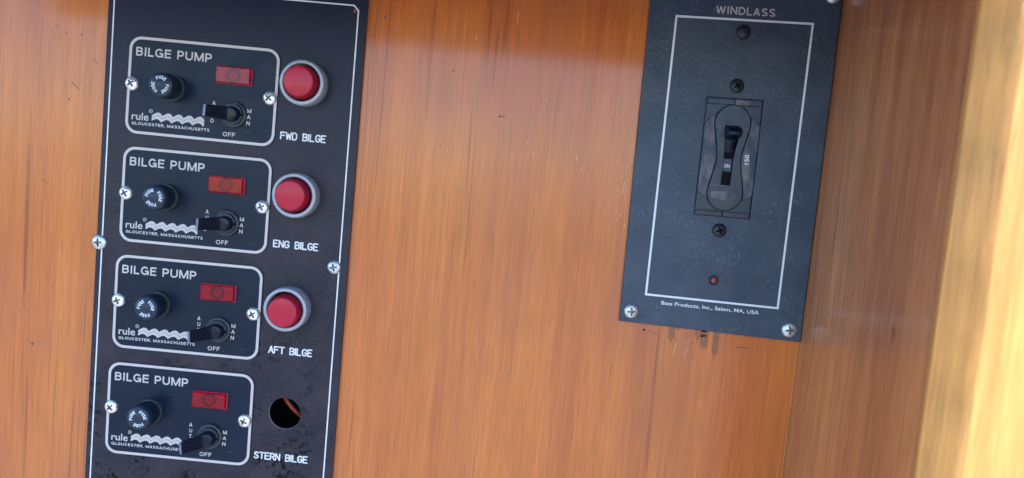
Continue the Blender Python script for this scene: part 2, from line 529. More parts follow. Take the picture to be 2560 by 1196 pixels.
def bold_glyph(ch, t):
    """centre lines of a plain sans capital, 6 units high, for a stroke of half width t"""
    W = BADV[ch] - 1.0
    a, b_, lo, hi = t, W - t, t, 6 - t
    m_ = 3.15
    def bowl(x0, y0, y1, x1, closed=True):
        ry = (y1 - y0) / 2; xc = x1 - ry * 1.05
        return [(x0, y1)] + arc_pts(xc, (y0 + y1) / 2, ry * 1.05, ry, 90, -90, 10) + [(x0, y0)]
    if ch == 'I': return [[(W / 2, 0), (W / 2, 6)]]
    if ch == 'L': return [[(a, 6), (a, 0)], [(a, lo), (W, lo)]]
    if ch == 'E': return [[(a, 6), (a, 0)], [(a, lo), (W, lo)], [(a, hi), (W, hi)], [(a, m_), (W - .3, m_)]]
    if ch == 'F': return [[(a, 6), (a, 0)], [(a, hi), (W, hi)], [(a, m_ - .1), (W - .4, m_ - .1)]]
    if ch == 'H': return [[(a, 6), (a, 0)], [(b_, 6), (b_, 0)], [(a, 3.1), (b_, 3.1)]]
    if ch == 'T': return [[(W / 2, 6), (W / 2, 0)], [(0, hi), (W, hi)]]
    if ch == 'B': return [[(a, 6), (a, 0)], bowl(a, m_, hi, b_ - .2), bowl(a, lo, m_, b_)]
    if ch == 'P': return [[(a, 6), (a, 0)], bowl(a, 2.6, hi, b_)]
    if ch == 'R': return [[(a, 6), (a, 0)], bowl(a, 2.9, hi, b_), [(b_ - 1.5, 2.9), (b_, 0)]]
    if ch == 'D': return [[(a, 6), (a, 0)], [(a, hi)] + arc_pts(W * .42, 3, b_ - W * .42, 3 - t, 90, -90, 14) + [(a, lo)]]
    if ch == 'U': return [[(a, 6)] + arc_pts(W / 2, 2.1, W / 2 - t, 2.1 - t, 180, 360, 14) + [(b_, 6)]]
    if ch == 'M': return [[(a, 0), (a, 6)], [(b_, 0), (b_, 6)], [(a + .1, 5.9), (W / 2, .3)], [(b_ - .1, 5.9), (W / 2, .3)]]
    if ch == 'N': return [[(a, 0), (a, 6)], [(b_, 0), (b_, 6)], [(a, 5.7), (b_, .3)]]
    if ch == 'W': return [[(t * .9, 6), (W * .27, .2)], [(W * .27, .2), (W / 2, 5.6)], [(W / 2, 5.6), (W * .73, .2)], [(W * .73, .2), (W - t * .9, 6)]]
    if ch == 'A': return [[(t * .8, 0), (W / 2, 5.8)], [(W / 2, 5.8), (W - t * .8, 0)], [(W * .25, 1.8), (W * .75, 1.8)]]
    if ch == 'O': return [arc_pts(W / 2, 3, W / 2 - t, 3 - t, 0, 360, 28)]
    if ch == 'C': return [arc_pts(W / 2, 3, W / 2 - t, 3 - t, 38, 322, 22)]
    if ch == 'G': return [arc_pts(W / 2, 3, W / 2 - t, 3 - t, 38, 330, 22), [(W / 2 + .2, 2.7), (W, 2.7)], [(b_, 2.9), (b_, .1)]]
    if ch == 'S': return [arc_pts(W / 2, 4.45, W / 2 - t - .1, 1.55 - t, 20, 250, 14) + arc_pts(W / 2, 1.6, W / 2 - t, 1.6 - t, 75, -155, 16)]
    if ch == ',': return [[(W / 2, 1.0), (W / 2 - .1, -.8)]]
    return []


def bold_text(mb, s, x0, y0, width, cap, z, t=.55, rot=0.0, mi=0):
    adv = 0; lay = []
    for ch in s: lay.append((ch, adv)); adv += BADV[ch]
    sx, sy = width / (adv - 1.0), cap / 6
    c_, s_ = math.cos(rot), math.sin(rot)
    cnt = 0
    for ch, a in lay:
        for pl in bold_glyph(ch, t):
            L_ = [Vector(((a + x) * sx, y * sy)) for x, y in pl]
            w_ = t * (sx + sy) / 2
            lf, rt = [], []
            n_ = len(L_)
            closed = n_ > 3 and (L_[0] - L_[-1]).length < 1e-6
            for i, p in enumerate(L_):
                pa = L_[i - 1] if i else (L_[-2] if closed else None)
                pb = L_[i + 1] if i < n_ - 1 else (L_[1] if closed else None)
                d1 = (p - pa).normalized() if pa is not None else None
                d2 = (pb - p).normalized() if pb is not None else None
                d = d1 if d2 is None else d2 if d1 is None else (d1 + d2).normalized()
                k = 1.0 if (d1 is None or d2 is None) else 1 / max(.5, d.dot(d1))
                nrm = Vector((-d.y, d.x)) * w_ * k
                lf.append(p + nrm); rt.append(p - nrm)
            cnt += 1
            zz = z + .004 * (cnt % 4)
            P = [(x0 + q_.x * c_ - q_.y * s_, y0 + q_.x * s_ + q_.y * c_, zz) for q_ in rt + lf]
            mb.add(P, [(i, i + 1, n_ + i + 1, n_ + i) for i in range(n_ - 1)], mi)


def root(name, x, z, label, cat, group=None, y=0.0, tilt=0.0):
    """Empty at the thing's base: local x right, y up, z out of the wall"""
    o = bpy.data.objects.new(name, None)
    o.empty_display_size = .01
    COL.objects.link(o)
    o.rotation_mode = 'QUATERNION'
    o.location = (x * MM, y * MM, z * MM)
    o.rotation_quaternion = (Matrix.Rotation(math.radians(90), 3, 'X') @ Matrix.Rotation(tilt, 3, 'Z')).to_quaternion()
    o['label'] = label; o['category'] = cat
    if group: o['group'] = group
    return o


def screw(parent, x, y, r, z0, turn, mats=('steel', 'recess'), hh=None, arm=.52, name='screw', flat=False):
    """pan head with a recessed cross"""
    hh = hh or r * .62
    nr, na = 16, 64
    mb = MB()
    vs = [(0, 0, 0)]
    def height(rr):
        if flat: return hh * (1 - .25 * (rr / r) ** 4)
        u = rr / r
        return hh * math.sqrt(max(0, 1 - (u ** 2.2) * .93))
    def depth(px, py):
        c_, s_ = math.cos(turn), math.sin(turn)
        a, b_ = abs(px * c_ + py * s_), abs(-px * s_ + py * c_)
        L_, W_ = arm * r, .10 * r
        q = 0
        for u, v in ((a, b_), (b_, a)):
            if u < L_ and v < W_ * (1.35 - .5 * u / L_):
                q = max(q, min(1, (L_ - u) / (.35 * L_) + .25))
        if a + b_ < .26 * r: q = max(q, .9)
        return q
    def zz(px, py):
        rr = math.hypot(px, py)
        return z0 + height(rr) - depth(px, py) * r * .34
    vs = [(x, y, zz(0, 0))]
    qs = [depth(0, 0)]
    for i in range(1, nr + 1):
        rr = r * (i / nr)
        for j in range(na):
            t = 2 * math.pi * j / na
            px, py = rr * math.cos(t), rr * math.sin(t)
            vs.append((x + px, y + py, zz(px, py))); qs.append(depth(px, py))
    for j in range(na):
        t = 2 * math.pi * j / na
        vs.append((x + r * .99 * math.cos(t), y + r * .99 * math.sin(t), z0 - .4)); qs.append(0)
    fs = [(0, 1 + j, 1 + (j + 1) % na) for j in range(na)]
    for i in range(nr):
        for j in range(na):
            a = 1 + i * na
            fs.append((a + j, a + na + j, a + na + (j + 1) % na, a + (j + 1) % na))
    for f in fs:
        q = sum(qs[i] for i in f) / len(f)
        mb.f.append(f); mb.mi.append(1 if q > .12 else 0); mb.sm.append(q <= .02)
    mb.v = vs
    return mb.build(name, list(mats), parent)


# ------------------------------------------------------------------ the setting
def slab(name, x0, x1, y0, y1, z0, z1, mat, kind='structure', parent=None):
    """axis-aligned board in world mm"""
    mb = MB()
    vs = [(x, y, z) for z in (z0, z1) for y in (y0, y1) for x in (x0, x1)]
    mb.add(vs, [(0, 2, 3, 1), (4, 5, 7, 6), (0, 1, 5, 4), (2, 6, 7, 3), (0, 4, 6, 2), (1, 3, 7, 5)])
    o = mb.build(name, mat, parent)
    if kind: o['kind'] = kind
    return o

HX, HZ = -167.9, -184.4          # the empty stern lamp hole
WY = 3.0                         # wall surface lies 3 mm behind the plates' faces
# back wall: one varnished board with the lamp cut-out; built in local frame then stood upright
mb = MB()
mb.prism([(-900, -640), (197.8, -640), (197.8, 162), (-900, 162)], -15, 0, holes=[circ(HX, HZ, 26)])
wall = mb.build('wall', 'wood')
wall.rotation_euler = (math.radians(90), 0, 0)
wall.location = (0, WY * MM, 0)
wall['kind'] = 'structure'
# re-express the wall mesh in world axes so that its grain runs along Z
wall.data.transform(Matrix.Rotation(math.radians(90), 4, 'X'))
wall.rotation_euler = (0, 0, 0)
slab('cavity', -230, -100, 60, 70, -250, -120, 'cavity')
for a in ((-240, -230), (-100, -90)): slab('cavity', a[0], a[1], 18.1, 70, -250, -120, 'cavity')
slab('cavity', -230, -100, 18.1, 60, -260, -250, 'cavity')
slab('cavity', -230, -100, 18.1, 60, -120, -110, 'cavity')

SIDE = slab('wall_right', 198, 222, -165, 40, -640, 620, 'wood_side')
slab('ceiling', -470, 197.8, -166, 18, 162.2, 178, 'overhead')
slab('overhang', -470, 197.6, -184, -166.2, 119, 640, 'overhead')
bounce_deck = slab('bounce_deck', -3000, 3000, -6000, 2.8, -760, -730, 'bounce_deck')  # unseen floor, added to bounce daylight onto the wall

# corner post: a chamfer facing the recess, then the sunlit face
post = MB()
zs = [-640 + 1260 * i / 140 for i in range(141)]
rnd = random.Random(3)
prof = []
for z in zs:
    w1 = .5 * math.sin(z * .021) + .35 * math.sin(z * .083 + 1) + rnd.uniform(-.12, .12)
    w2 = .6 * math.sin(z * .017 + 2) + .45 * math.sin(z * .11) + rnd.uniform(-.25, .25)
    lean = z * .012
    prof.append([(198.4 + w1 * .15, -165.3, z), (198.4 + w1 * .25 , -168, z), (206.2 + w2 * .8, -182.6 + w2 * .25, z), (207.5 + w2 * .8, -184.9 + w2 * .25, z), (209.3 + w2 * .6, -186.5, z), (212, -187.1, z),
                 (222, -187.2, z), (262, -187.6, z), (262, -165.3, z)])
k = len(prof[0])
vs = [p for row in prof for p in row]
fs = [(i * k + j, i * k + j + 1, (i + 1) * k + j + 1, (i + 1) * k + j) for i in range(len(prof) - 1) for j in range(k - 1)]
fs = [f for f in fs]
post.add(vs, fs, 0, True)
post.f.append(tuple(range(k - 1, -1, -1))); post.mi.append(0); post.sm.append(False)
post.f.append(tuple((len(prof) - 1) * k + i for i in range(k))); post.mi.append(0); post.sm.append(False)
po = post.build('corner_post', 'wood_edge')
smooth_edges(po, 22)
def knot(cx, cy_, z, rz, rw, par, ax):
    mb = MB(); P = []
    for i in range(16):
        t_ = 2 * math.pi * i / 16
        P.append((cx + ax[0] * rw * math.cos(t_), cy_ + ax[1] * rw * math.cos(t_), z + rz * math.sin(t_) * (1 + .2 * math.sin(3 * t_))))
    mb.add(P, [tuple(range(16))])
    mb.build('knot', 'knot', par)
knot(197.93, -128, -62, 4.5, 2.2, SIDE, (0, 1))
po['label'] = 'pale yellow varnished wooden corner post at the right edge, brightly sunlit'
po['category'] = 'post'

# marks on the wall: peeled varnish, pencil lines, nicks - thin films on the board
def film(name, polys, mat, h=.10, label=None):
    """polys in wall coordinates (X, Z)"""
    mb = MB()
    for p in polys:
        a = sum(p[i - 1][0] * p[i][1] - p[i][0] * p[i - 1][1] for i in range(len(p)))
        if a < 0: p = p[::-1]
        mb.prism(p, -.02, h)
    me = mb.build(name, mat, wall)
    me.data.transform(Matrix.Rotation(math.radians(90), 4, 'X'))
    me.data.transform(Matrix.Translation((0, 0, 0)))
    if label: me['label'] = label
    return me


def rag(x0, x1, ztop0, ztop1, zb, jag, seed, steps=14):
    """a ragged downward tongue of peeled or pooled varnish"""
    r_ = random.Random(seed)
    top = [(x0, ztop0), (x1, ztop1)]
    bot = []
    for i in range(steps + 1):
        u = i / steps
        x = x1 + (x0 - x1) * u
        z = zb + jag * (2 * r_.random() - 1) * (1 if 0 < u < 1 else .2) + abs(u - .5) * jag * 2.0
        bot.append((x, z))
    return top + bot

# wood chips torn out of the switch-panel side and small things
film('varnish_patch', [rag(104.5, 109, -91.5, -91.6, -104, 2.2, 1, 7), rag(123, 131.5, -91.9, -92.1, -101, 2.6, 5, 9), rag(127.5, 133, -92, -92.3, -106.5, 2.2, 15, 6),
                       rag(136.5, 141, -92.2, -92.4, -110, 2.0, 9, 6), rag(109.2, 112.5, -91.7, -91.7, -95, 1.2, 19, 5)], 'old_varnish', .16)
def strip(x, z0, z1, w_, seed):
    r_ = random.Random(seed); L = []; Rr = []
    for i in range(15):
        z = z0 + (z1 - z0) * i / 14
        c_ = x + .5 * math.sin(i * .9 + seed); ww = w_ * (.35 + .65 * r_.random()) * (math.sin(math.pi * (i + .4) / 14.8) ** .5)
        L.append((c_ - ww, z)); Rr.append((c_ + ww, z))
    return L + Rr[::-1]
film('bare_patch', [strip(117.5, -92.5, -118, 3.6, 2)], 'peel', .07)
def bar(x0, z0, x1, z1, t):
    d = Vector((x1 - x0, z1 - z0)).normalized(); q = Vector((-d.y, d.x)) * t
    return [(x0 - q.x, z0 - q.y), (x1 - q.x, z1 - q.y), (x1 + q.x * .7, z1 + q.y * .7), (x0 + q.x, z0 + q.y)]
film('peel_edge', [bar(110.6, -104.5, 109.6, -114, .15), bar(118.8, -106, 118.4, -113, .12)], 'nick', .10)
film('pencil_mark', [bar(153.2, -102.9, 163.6, -103.3, .35)], 'pencil', .09)
film('pencil_mark', [bar(89.5, -97.6, 98.5, -100.2, .22)], 'pencil', .09)
film('nail_hole', [circ(86.8, -97.0, .8, 10)], 'pure_black', .08)
film('edge_wear', [[(196.3, -96.2), (197.2, -96.2), (197.2, -230), (196.7, -230), (196.5, -150)]], 'nick', .06).data.materials[0] = M['wood_edge']
nk = []
r_ = random.Random(11)
for i in range(26):
    x = 66 - abs(r_.gauss(0, 5)) - 1; z = 22 - r_.random() * 45
    l_ = r_.uniform(.5, 3.2)
    nk.append(bar(x, z, x + .1, z - l_, r_.uniform(.06, .2)))
for x, z, l_ in ((26.5, 23, 4.5), (-9, 30, 2), (-4, 22, 3), (30.5, 14, 2), (1.2, 60, 1.2), (-52, 100, 3.5), (-24, 119, 9)):
    nk.append(bar(x, z, x + .3, z - l_, .16))
film('scratches', nk, 'nick', .05)['kind'] = 'stuff'
dk = [circ(-117.5, 107, 1.0, 8), circ(-30.3, 45, .9, 8), circ(-27.6, 45.2, .7, 8), circ(-334, 76, .7, 8), circ(-360, -152, 1.2, 7), circ(-341, 29.5, .8, 7),
      circ(-66, 74, .7, 7), circ(-71, 21, .6, 7), circ(-345, 76.5, .6, 7), circ(-352, 81, .7, 7)]
dk += [bar(-340, 42, -334, 37, .3), bar(-325, 60, -321, 56, .25), bar(-359, -30, -353, -33, .3)]
film('dark_nicks', dk, 'pencil', .05)['kind'] = 'stuff'


# ------------------------------------------------------------------ big switch panel
PX0, PX1, PZ0, PZ1 = -314.2, -129.6, -320.0, 119.0
pc = (PX0 + PX1) / 2
panel = root('switch_panel', pc, 0, 'tall black engraved panel with thin white border carrying four bilge pump switches', 'panel')
mb = MB()
mb.prism([(PX0 - pc, PZ0), (PX1 - pc, PZ0), (PX1 - pc, PZ1), (PX0 - pc, PZ1)], -2.98, 0, .35, side_mi=1, holes=[circ(HX - pc, HZ, 12.0)])
pl = mb.build('plate', ['laminate', 'plate_edge'], panel)
mb = MB()
nn = 48
ci, co = circ(HX - pc, HZ, 11.97, nn), circ(HX - pc, HZ, 12.0, nn)
mb.add([(x, y, -2.9) for x, y in ci] + [(x, y, -.1) for x, y in ci], [(i, nn + i, nn + (i + 1) % nn, (i + 1) % nn) for i in range(nn)], 0, True)
mb.build('hole_rim', 'bore', panel)
# white engraved border with clipped corners
lx0, lx1, lz0, lz1 = -310.4 - pc, -135.3 - pc, -300.0, 112.9
def clip(a, b_, c_, d_, q): return [(a + q, b_), (c_ - q, b_), (c_, b_ + q), (c_, d_ - q), (c_ - q, d_), (a + q, d_), (a, d_ - q), (a, b_ + q)]
MB().band(clip(lx0, lz0, lx1, lz1, 3.6), clip(lx0 + .95, lz0 + .95, lx1 - .95, lz1 - .95, 3.2), -.02, .06).build('border_line', 'white_fill', panel)
for s_, x, z, w_ in (('FWD BILGE', -184.6, 15.2, 32.2), ('ENG BILGE', -184.4, -62.3, 32.2), ('AFT BILGE', -182.6, -139.9, 31.6), ('STERN BILGE', -188.0, -219.6, 39.4)):
    mb = MB()
    engrave(mb, s_, x - pc, z, w_, 4.6, .47, .0)
    mb.build('lettering', 'white_fill', panel, 'white engraved words ' + s_)
MB().prism(circ(-138.3 - pc, 108.6, 1.1, 20), -.02, .05).build('pilot_hole', 'wire', panel)
for x, z, r, t in ((-311.6, -71.3, 5.3, .10), (-139.3, -73.0, 4.9, .25)):
    screw(panel, x - pc, z, r, 0, t, ('zinc', 'recess'), hh=3.0)
# loose wire behind the empty hole
cw = bpy.data.curves.new('red_wire', 'CURVE'); cw.dimensions = '3D'; cw.bevel_depth = .0016; cw.bevel_resolution = 4
sp_ = cw.splines.new('BEZIER'); sp_.bezier_points.add(3)
for bp, p in zip(sp_.bezier_points, [(-190, 28, -160), (-177, 17, -173), (-165, 15, -186), (-148, 28, -202)]):
    bp.co = tuple(c * MM for c in p); bp.handle_left_type = bp.handle_right_type = 'AUTO'
tmp = bpy.data.objects.new('tmp', cw); COL.objects.link(tmp)
dg = bpy.context.evaluated_depsgraph_get()
wm = bpy.data.meshes.new_from_object(tmp.evaluated_get(dg)); wm.materials.append(M['wire'])
bpy.data.objects.remove(tmp)
wire = link('red_wire', wm)
wm.polygons.foreach_set('use_smooth', [True] * len(wm.polygons))
wire['label'] = 'red insulated wire behind the round empty hole above STERN BILGE'; wire['category'] = 'wire'


# ------------------------------------------------------------------ bilge pump switch (shared meshes, copied four times)
PW, PH = 54.25, 34.5
mb = MB()
mb.prism(rrect(-PW, -PH, PW, PH, 8.8), .02, 1.0, .15, side_mi=1)
me_plate = mb
mb = MB()
mb.band(rrect(-PW + .25, -PH + .25, PW - .25, PH - .25, 8.6), rrect(-PW + 2.15, -PH + 2.15, PW - 2.15, PH - 2.15, 6.9), .98, 1.07)
me_border = mb


def make_switch(label):
    t = root('bilge_pump_switch', 0, 0, label, 'switch', 'bilge pump switch plates')
    me_plate.build('face_plate', ['plate', 'plate_edge'], t)
    me_border.build('border', 'silver_print', t)
    mb = MB(); bold_text(mb, 'BILGE', -49.1, 20.8, 25.2, 6.1, 1.06, .52); bold_text(mb, 'PUMP', -19.4, 20.8, 24.9, 6.1, 1.06, .52)
    mb.build('title', 'silver_print', t)
    mb = MB(); bold_text(mb, 'GLOUCESTER, MASSACHUSETTS', -49.4, -27.9, 56.6, 2.0, 1.06, .62, math.radians(.1))
    mb.build('place_name', 'silver_print', t)
    mb = MB()
    put_text(mb, 'rule', -49.6, -24.4, 12.3, 5.6, .012, 1.05)
    mb.band(circ(-35.9, -17.3, 1.35, 24), circ(-35.9, -17.3, 1.05, 24), .98, 1.06)
    put_text(mb, 'R', -36.4, -17.95, 1.0, 1.3, .02, 1.05)
    mb.build('maker_name', 'silver_print', t)
    # two stacked bands of breaking waves
    def wave(x):
        u = ((x + 35.0) / 7.62) % 1.0
        u = u ** 1.3
        return math.sin(math.pi * u) ** .85
    mb = MB()
    n_ = 150
    for off0, off1, sh0, sh1 in ((0.0, -2.15, 0, .25), (-2.45, -4.55, .3, .9)):
        top, bot = [], []
        for i in range(n_ + 1):
            x = -35.0 + 38.0 * i / n_
            top.append((x, -20.1 + 2.2 * wave(x + sh0) + off0, 1.05))
            bot.append((x, -20.1 + 2.2 * wave(x + sh1) * .95 + off1, 1.05))
        mb.add(bot + top, [(i, i + 1, n_ + 2 + i, n_ + 1 + i) for i in range(n_)])
    mb.build('wave_emblem', 'silver_print', t)
    mb = MB()
    for ch, x, y, w_ in (('A', 9.2, -8.6, 2.3), ('U', 9.35, -13.0, 2.1), ('T', 9.3, -17.2, 2.2), ('O', 8.5, -21.3, 2.5),
                         ('M', 34.8, -12.0, 3.0), ('A', 34.7, -16.2, 2.9), ('N', 34.5, -20.6, 2.6)):
        bold_text(mb, ch, x - w_ / 2, y, w_, 2.85, 1.06, .55)
    bold_text(mb, 'OFF', 16.9, -30.0, 8.9, 3.1, 1.06, .5)
    mb.build('position_lettering', 'silver_print', t)

    # fuse holder
    fx, fy = -20.8, .4
    fh = MB().lathe([(9.3, .9), (9.6, 1.6), (9.5, 3.6), (9.0, 4.3), (8.3, 4.4)], 56, (fx, fy), 0, mis=[1, 0, 0, 0, 0]).build('fuse_holder', ['dusty_ring', 'grime'], t)
    smooth_edges(fh, 40)
    MB().lathe([(8.1, 4.3), (8.1, 5.2), (8.75, 5.6), (8.75, 16.2), (8.3, 16.8), (8.25, 18.9), (7.8, 19.6), (0.01, 19.7)], 64, (fx, fy),
               knurl=(2, 3, .75)).build('fuse_cap', 'black_satin', fh)
    # lamp
    lb = MB().prism(rrect(9.9, 6.9, 35.6, 19.1, .7, 3), .9, 1.6, .2, mi=0, side_mi=1).build('indicator_lamp', ['red_back', 'red_edge'], t)
    mb = MB(); mb.prism(rrect(10.2, 7.3, 35.0, 18.8, .5, 3), 1.75, 4.6, .7)
    mb.build('lamp_lens', 'red_lens', lb)
    mb = MB(); mb.prism(circ(22.3, 13.1, 5.2, 40), 1.58, 1.64); mb.build('bulb_ring', 'red_dark', lb)
    mb = MB(); mb.prism(circ(22.3, 13.1, 2.7, 32), 1.62, 1.67, mi=0); mb.prism(circ(22.3, 13.1, 1.2, 20), 1.66, 1.70, mi=1)
    mb.build('bulb', ['red_back', 'red_dark'], lb)
    # toggle
    tx, ty = 24.2, -14.1
    tg = MB().lathe([(9.3, .95), (9.4, 1.4), (9.4, 3.0), (8.9, 3.4), (8.0, 3.6)], 72, (tx, ty), knurl=(1, 2, .6)).build('toggle', 'dusty_ring', t)
    bsh = MB().lathe([(7.7, 3.4), (7.7, 5.6), (7.2, 6.1), (5.6, 6.2), (5.4, 5.2)], 56, (tx, ty)).build('bushing', 'black_satin', tg)
    smooth_edges(bsh, 40)
    mb = MB(); mb.prism([(tx + 5.2, ty - .9), (tx + 7.9, ty - .9), (tx + 7.9, ty + .9), (tx + 5.2, ty + .9)], 6.2, 6.32); mb.build('keyway', 'pure_black', tg)
    # bat lever: round boss at the pivot easing into a flat paddle, thrown to the left
    mb = MB()
    ang = math.radians(33)
    ax = Vector((-math.sin(ang), -.02, math.cos(ang))); yv = Vector((0, 1, 0)); nv = ax.cross(yv).normalized() * -1
    P0 = Vector((tx + 2.0, ty, 5.0))
    st = [(-3.5, 3.2, 3.2), (-1, 4.9, 4.8), (1.5, 5.3, 5.0), (3.4, 5.2, 4.6), (4.8, 5.0, 3.6), (6.2, 4.85, 2.5), (7.4, 4.75, 2.1), (13, 4.5, 1.8), (18, 4.25, 1.6), (23.4, 4.05, 1.4), (23.8, 3.95, 1.3)]
    k = 40
    vs = []
    for i, (s_, a, b_) in enumerate(st):
        p = 2.0 if i < 3 else min(9.0, 2.0 + (i - 2) * 1.9)      # round section turning square
        for j in range(k):
            t_ = 2 * math.pi * j / k
            c_, q = math.cos(t_), math.sin(t_)
            u = math.copysign(abs(c_) ** (2 / p), c_) * a; v = math.copysign(abs(q) ** (2 / p), q) * b_
            vs.append(P0 + ax * s_ + yv * u + nv * v)
    fs = [(i * k + j, i * k + (j + 1) % k, (i + 1) * k + (j + 1) % k, (i + 1) * k + j) for i in range(len(st) - 1) for j in range(k)]
    mb.add(vs, fs, 0, True)
    mb.f.append(tuple((len(st) - 1) * k + j for j in range(k))); mb.mi.append(1); mb.sm.append(False)
    lv = mb.build('lever', ['black_gloss', 'tip'], tg)
    bm = bmesh.new(); bm.from_mesh(lv.data); bmesh.ops.recalc_face_normals(bm, faces=bm.faces); bm.to_mesh(lv.data); bm.free()
    smooth_edges(lv, 38)
    return t


def bar_(x0, z0, x1, z1, t):
    d = Vector((x1 - x0, z1 - z0)).normalized(); q_ = Vector((-d.y, d.x)) * t
    return [(x0 - q_.x, z0 - q_.y), (x1 - q_.x, z1 - q_.y), (x1 + q_.x, z1 + q_.y), (x0 + q_.x, z0 + q_.y)]


def cap_letters(base_deg):
    mb = MB()
    for wd in range(3):
        for i, ch in enumerate('FUSE'):
            a = math.radians(base_deg + 120 * wd + (1.5 - i) * 21)
            g = MB(); bold_text(g, ch, -.75, 0, 1.5 if ch != 'F' else 1.35, 2.2, 0, .58); vs, fs = g.v, g.f
            r0 = 4.0
            ca, sa = math.cos(a - math.pi / 2), math.sin(a - math.pi / 2)
            mb.add([(-20.8 + x * ca - (y + r0) * sa, .4 + x * sa + (y + r0) * ca, 19.76) for x, y, _ in vs], fs)
    return mb


def deep_copy(o, parent=None):
    c_ = o.copy(); COL.objects.link(c_)
    if parent is not None: c_.parent = parent
    for ch in list(o.children): deep_copy(ch, c_)
    return c_


SW = [(-242.77, 43.23, -.35, 'FWD BILGE', 'topmost of the four'),
      (-243.02, -34.45, 0.0, 'ENG BILGE', 'second from the top'),
      (-244.25, -112.58, .25, 'AFT BILGE', 'third from the top'),
      (-245.44, -192.16, .25, 'STERN BILGE', 'lowest of the four')]
switch0 = make_switch('x')
tilts = [0, .03, -.03, -.09]
sw_objs = [switch0] + [deep_copy(switch0) for _ in SW[1:]]
for i, (o, (x, z, rdeg, nm, pos)) in enumerate(zip(sw_objs, SW)):
    o.location = (x * MM, 0, z * MM)
    o.rotation_quaternion = (Matrix.Rotation(math.radians(90), 3, 'X') @ Matrix.Rotation(math.radians(rdeg), 3, 'Z')).to_quaternion()
    o['label'] = 'black bilge pump switch plate left of ' + nm + ', ' + pos
    tg = [c_ for c_ in o.children if c_.name.split('.')[0] == 'toggle'][0]
    lv = [c_ for c_ in tg.children if c_.name.startswith('lever')][0]
    th = math.radians((-2, 0, 4.5, 8)[i]); pv = Vector((26.2, -14.1, 0)) * MM
    lv.rotation_euler = (0, 0, th); lv.location = pv - Matrix.Rotation(th, 3, 'Z') @ pv
    rs = random.Random(40 + i)
    mb = MB()
    for _ in range(7):
        px, py, pr = rs.uniform(-46, 46), rs.uniform(-30, 30), rs.uniform(.12, .38)
        if abs(px + 21) > 12 and not (8 < px < 37 and -24 < py < 20):
            mb.prism(circ(px, py, pr, 7), .98, 1.10)
    px, py, an = rs.uniform(30, 44), rs.uniform(-28, -24), rs.uniform(-.3, .4)
    mb.prism(bar_(px, py, px + 5 * math.cos(an), py + 5 * math.sin(an), .09), .98, 1.08)
    mb.build('dust_specks', 'grime', o)['kind'] = 'stuff'
    fh = [c_ for c_ in o.children if c_.name.startswith('fuse_holder')][0]
    cap_letters([85, 133, 147, 158][i]).build('fuse_lettering', 'fuse_print', fh)
    for sx, sy, tr in ((-50.2, .8, [.35, .25, .1, .5][i]), (49.0, -.1, [.6, .15, .3, .9][i])):
        screw(o, sx, sy, 5.0, .95, tr + 0.3, ('steel', 'recess'), hh=3.6)

# ------------------------------------------------------------------ red push buttons with frosted rings
def make_button():
    t = root('push_button', 0, 0, 'x', 'button', 'red push buttons with grey rings')
    rg = MB().lathe([(15.3, .02), (16.0, .7), (16.0, 7.6), (15.5, 8.1), (15.5, 8.6), (15.7, 8.8), (15.6, 11.2), (14.9, 12.0), (13.5, 12.1), (12.9, 11.6), (12.8, 4.0)], 112,
                    knurl=(1, 2, .55), cap=False).build('ring', 'alu', t)
    mb = MB().lathe([(12.8, 3.6), (12.75, 3.7), (9.0, 3.8)], 64, cap=True); mb.build('seat', 'pure_black', t)
    mb = MB().lathe([(12.2, 3.9), (12.0, 9.6), (10.6, 15.8), (10.35, 16.7), (9.9, 17.15), (9.4, 17.28), (0.01, 17.3)], 72, mis=[1, 1, 1, 0, 0, 0, 0])
    c_ = mb.build('button_cap', ['red_cap', 'red_side'], t); smooth_edges(c_, 50)
    return t
b0 = make_button()
bs = [b0, deep_copy(b0), deep_copy(b0)]
for o, (x, z, nm, pos), (cx_, cz_) in zip(bs, ((-168.7, 54.8, 'FWD BILGE', 'topmost of three'), (-168.6, -23.9, 'ENG BILGE', 'middle of three'), (-169.2, -105.3, 'AFT BILGE', 'lowest of three')), ((-.7, .2), (-1.0, .1), (-.2, -.9))):
    o.location = (x * MM, 0, z * MM)
    o['label'] = 'round red push button in a grey knurled ring above ' + nm + ', ' + pos
    for ch in o.children:
        if ch.name.startswith('button_cap'): ch.location = (cx_ * MM, cz_ * MM, 0)

# ------------------------------------------------------------------ windlass breaker panel
WXc, WZc = 132.1, 30.3
wl = root('windlass_panel', WXc, WZc, 'dark textured WINDLASS breaker panel with white rectangular outline in the right corner', 'panel')
def q(x, z): return (x - WXc, z - WZc)
mb = MB()
mb.prism([q(68.1, -91.8), q(197.3, -94.6), q(197.3, 156), q(66.3, 156)], -2.98, 0, .5, side_mi=0, holes=[[q(112.2, -11.6), q(151.9, -11.2), q(151.9, 72.4), q(112.2, 71.6)]])
mb.build('plate', 'enamel', wl)
def quad_line(a, b_, c_, d_, wd, z0, z1):
    mb = MB(); o_ = [a, b_, c_, d_]; mb.band(o_, inset(o_, wd), z0, z1); return mb
quad_line(q(84.3, -71.6), q(179.3, -72.5), q(179.8, 127.7), q(84.8, 125.0), 1.45, -.02, .07).build('border_line', 'print_white', wl)
mb = MB(); bold_text(mb, 'WINDLASS', *q(112.2, 128.4), 40.6, 5.3, .06, .5, math.radians(1.5)); mb.build('title', 'silver_print', wl)
mb = MB(); put_text(mb, 'Bass Products, Inc., Salem, MA, USA', *q(96.5, -77.1), 69.3, 2.75, .012, .06, math.radians(-.4), 1.02); mb.build('maker_name', 'print_white', wl)
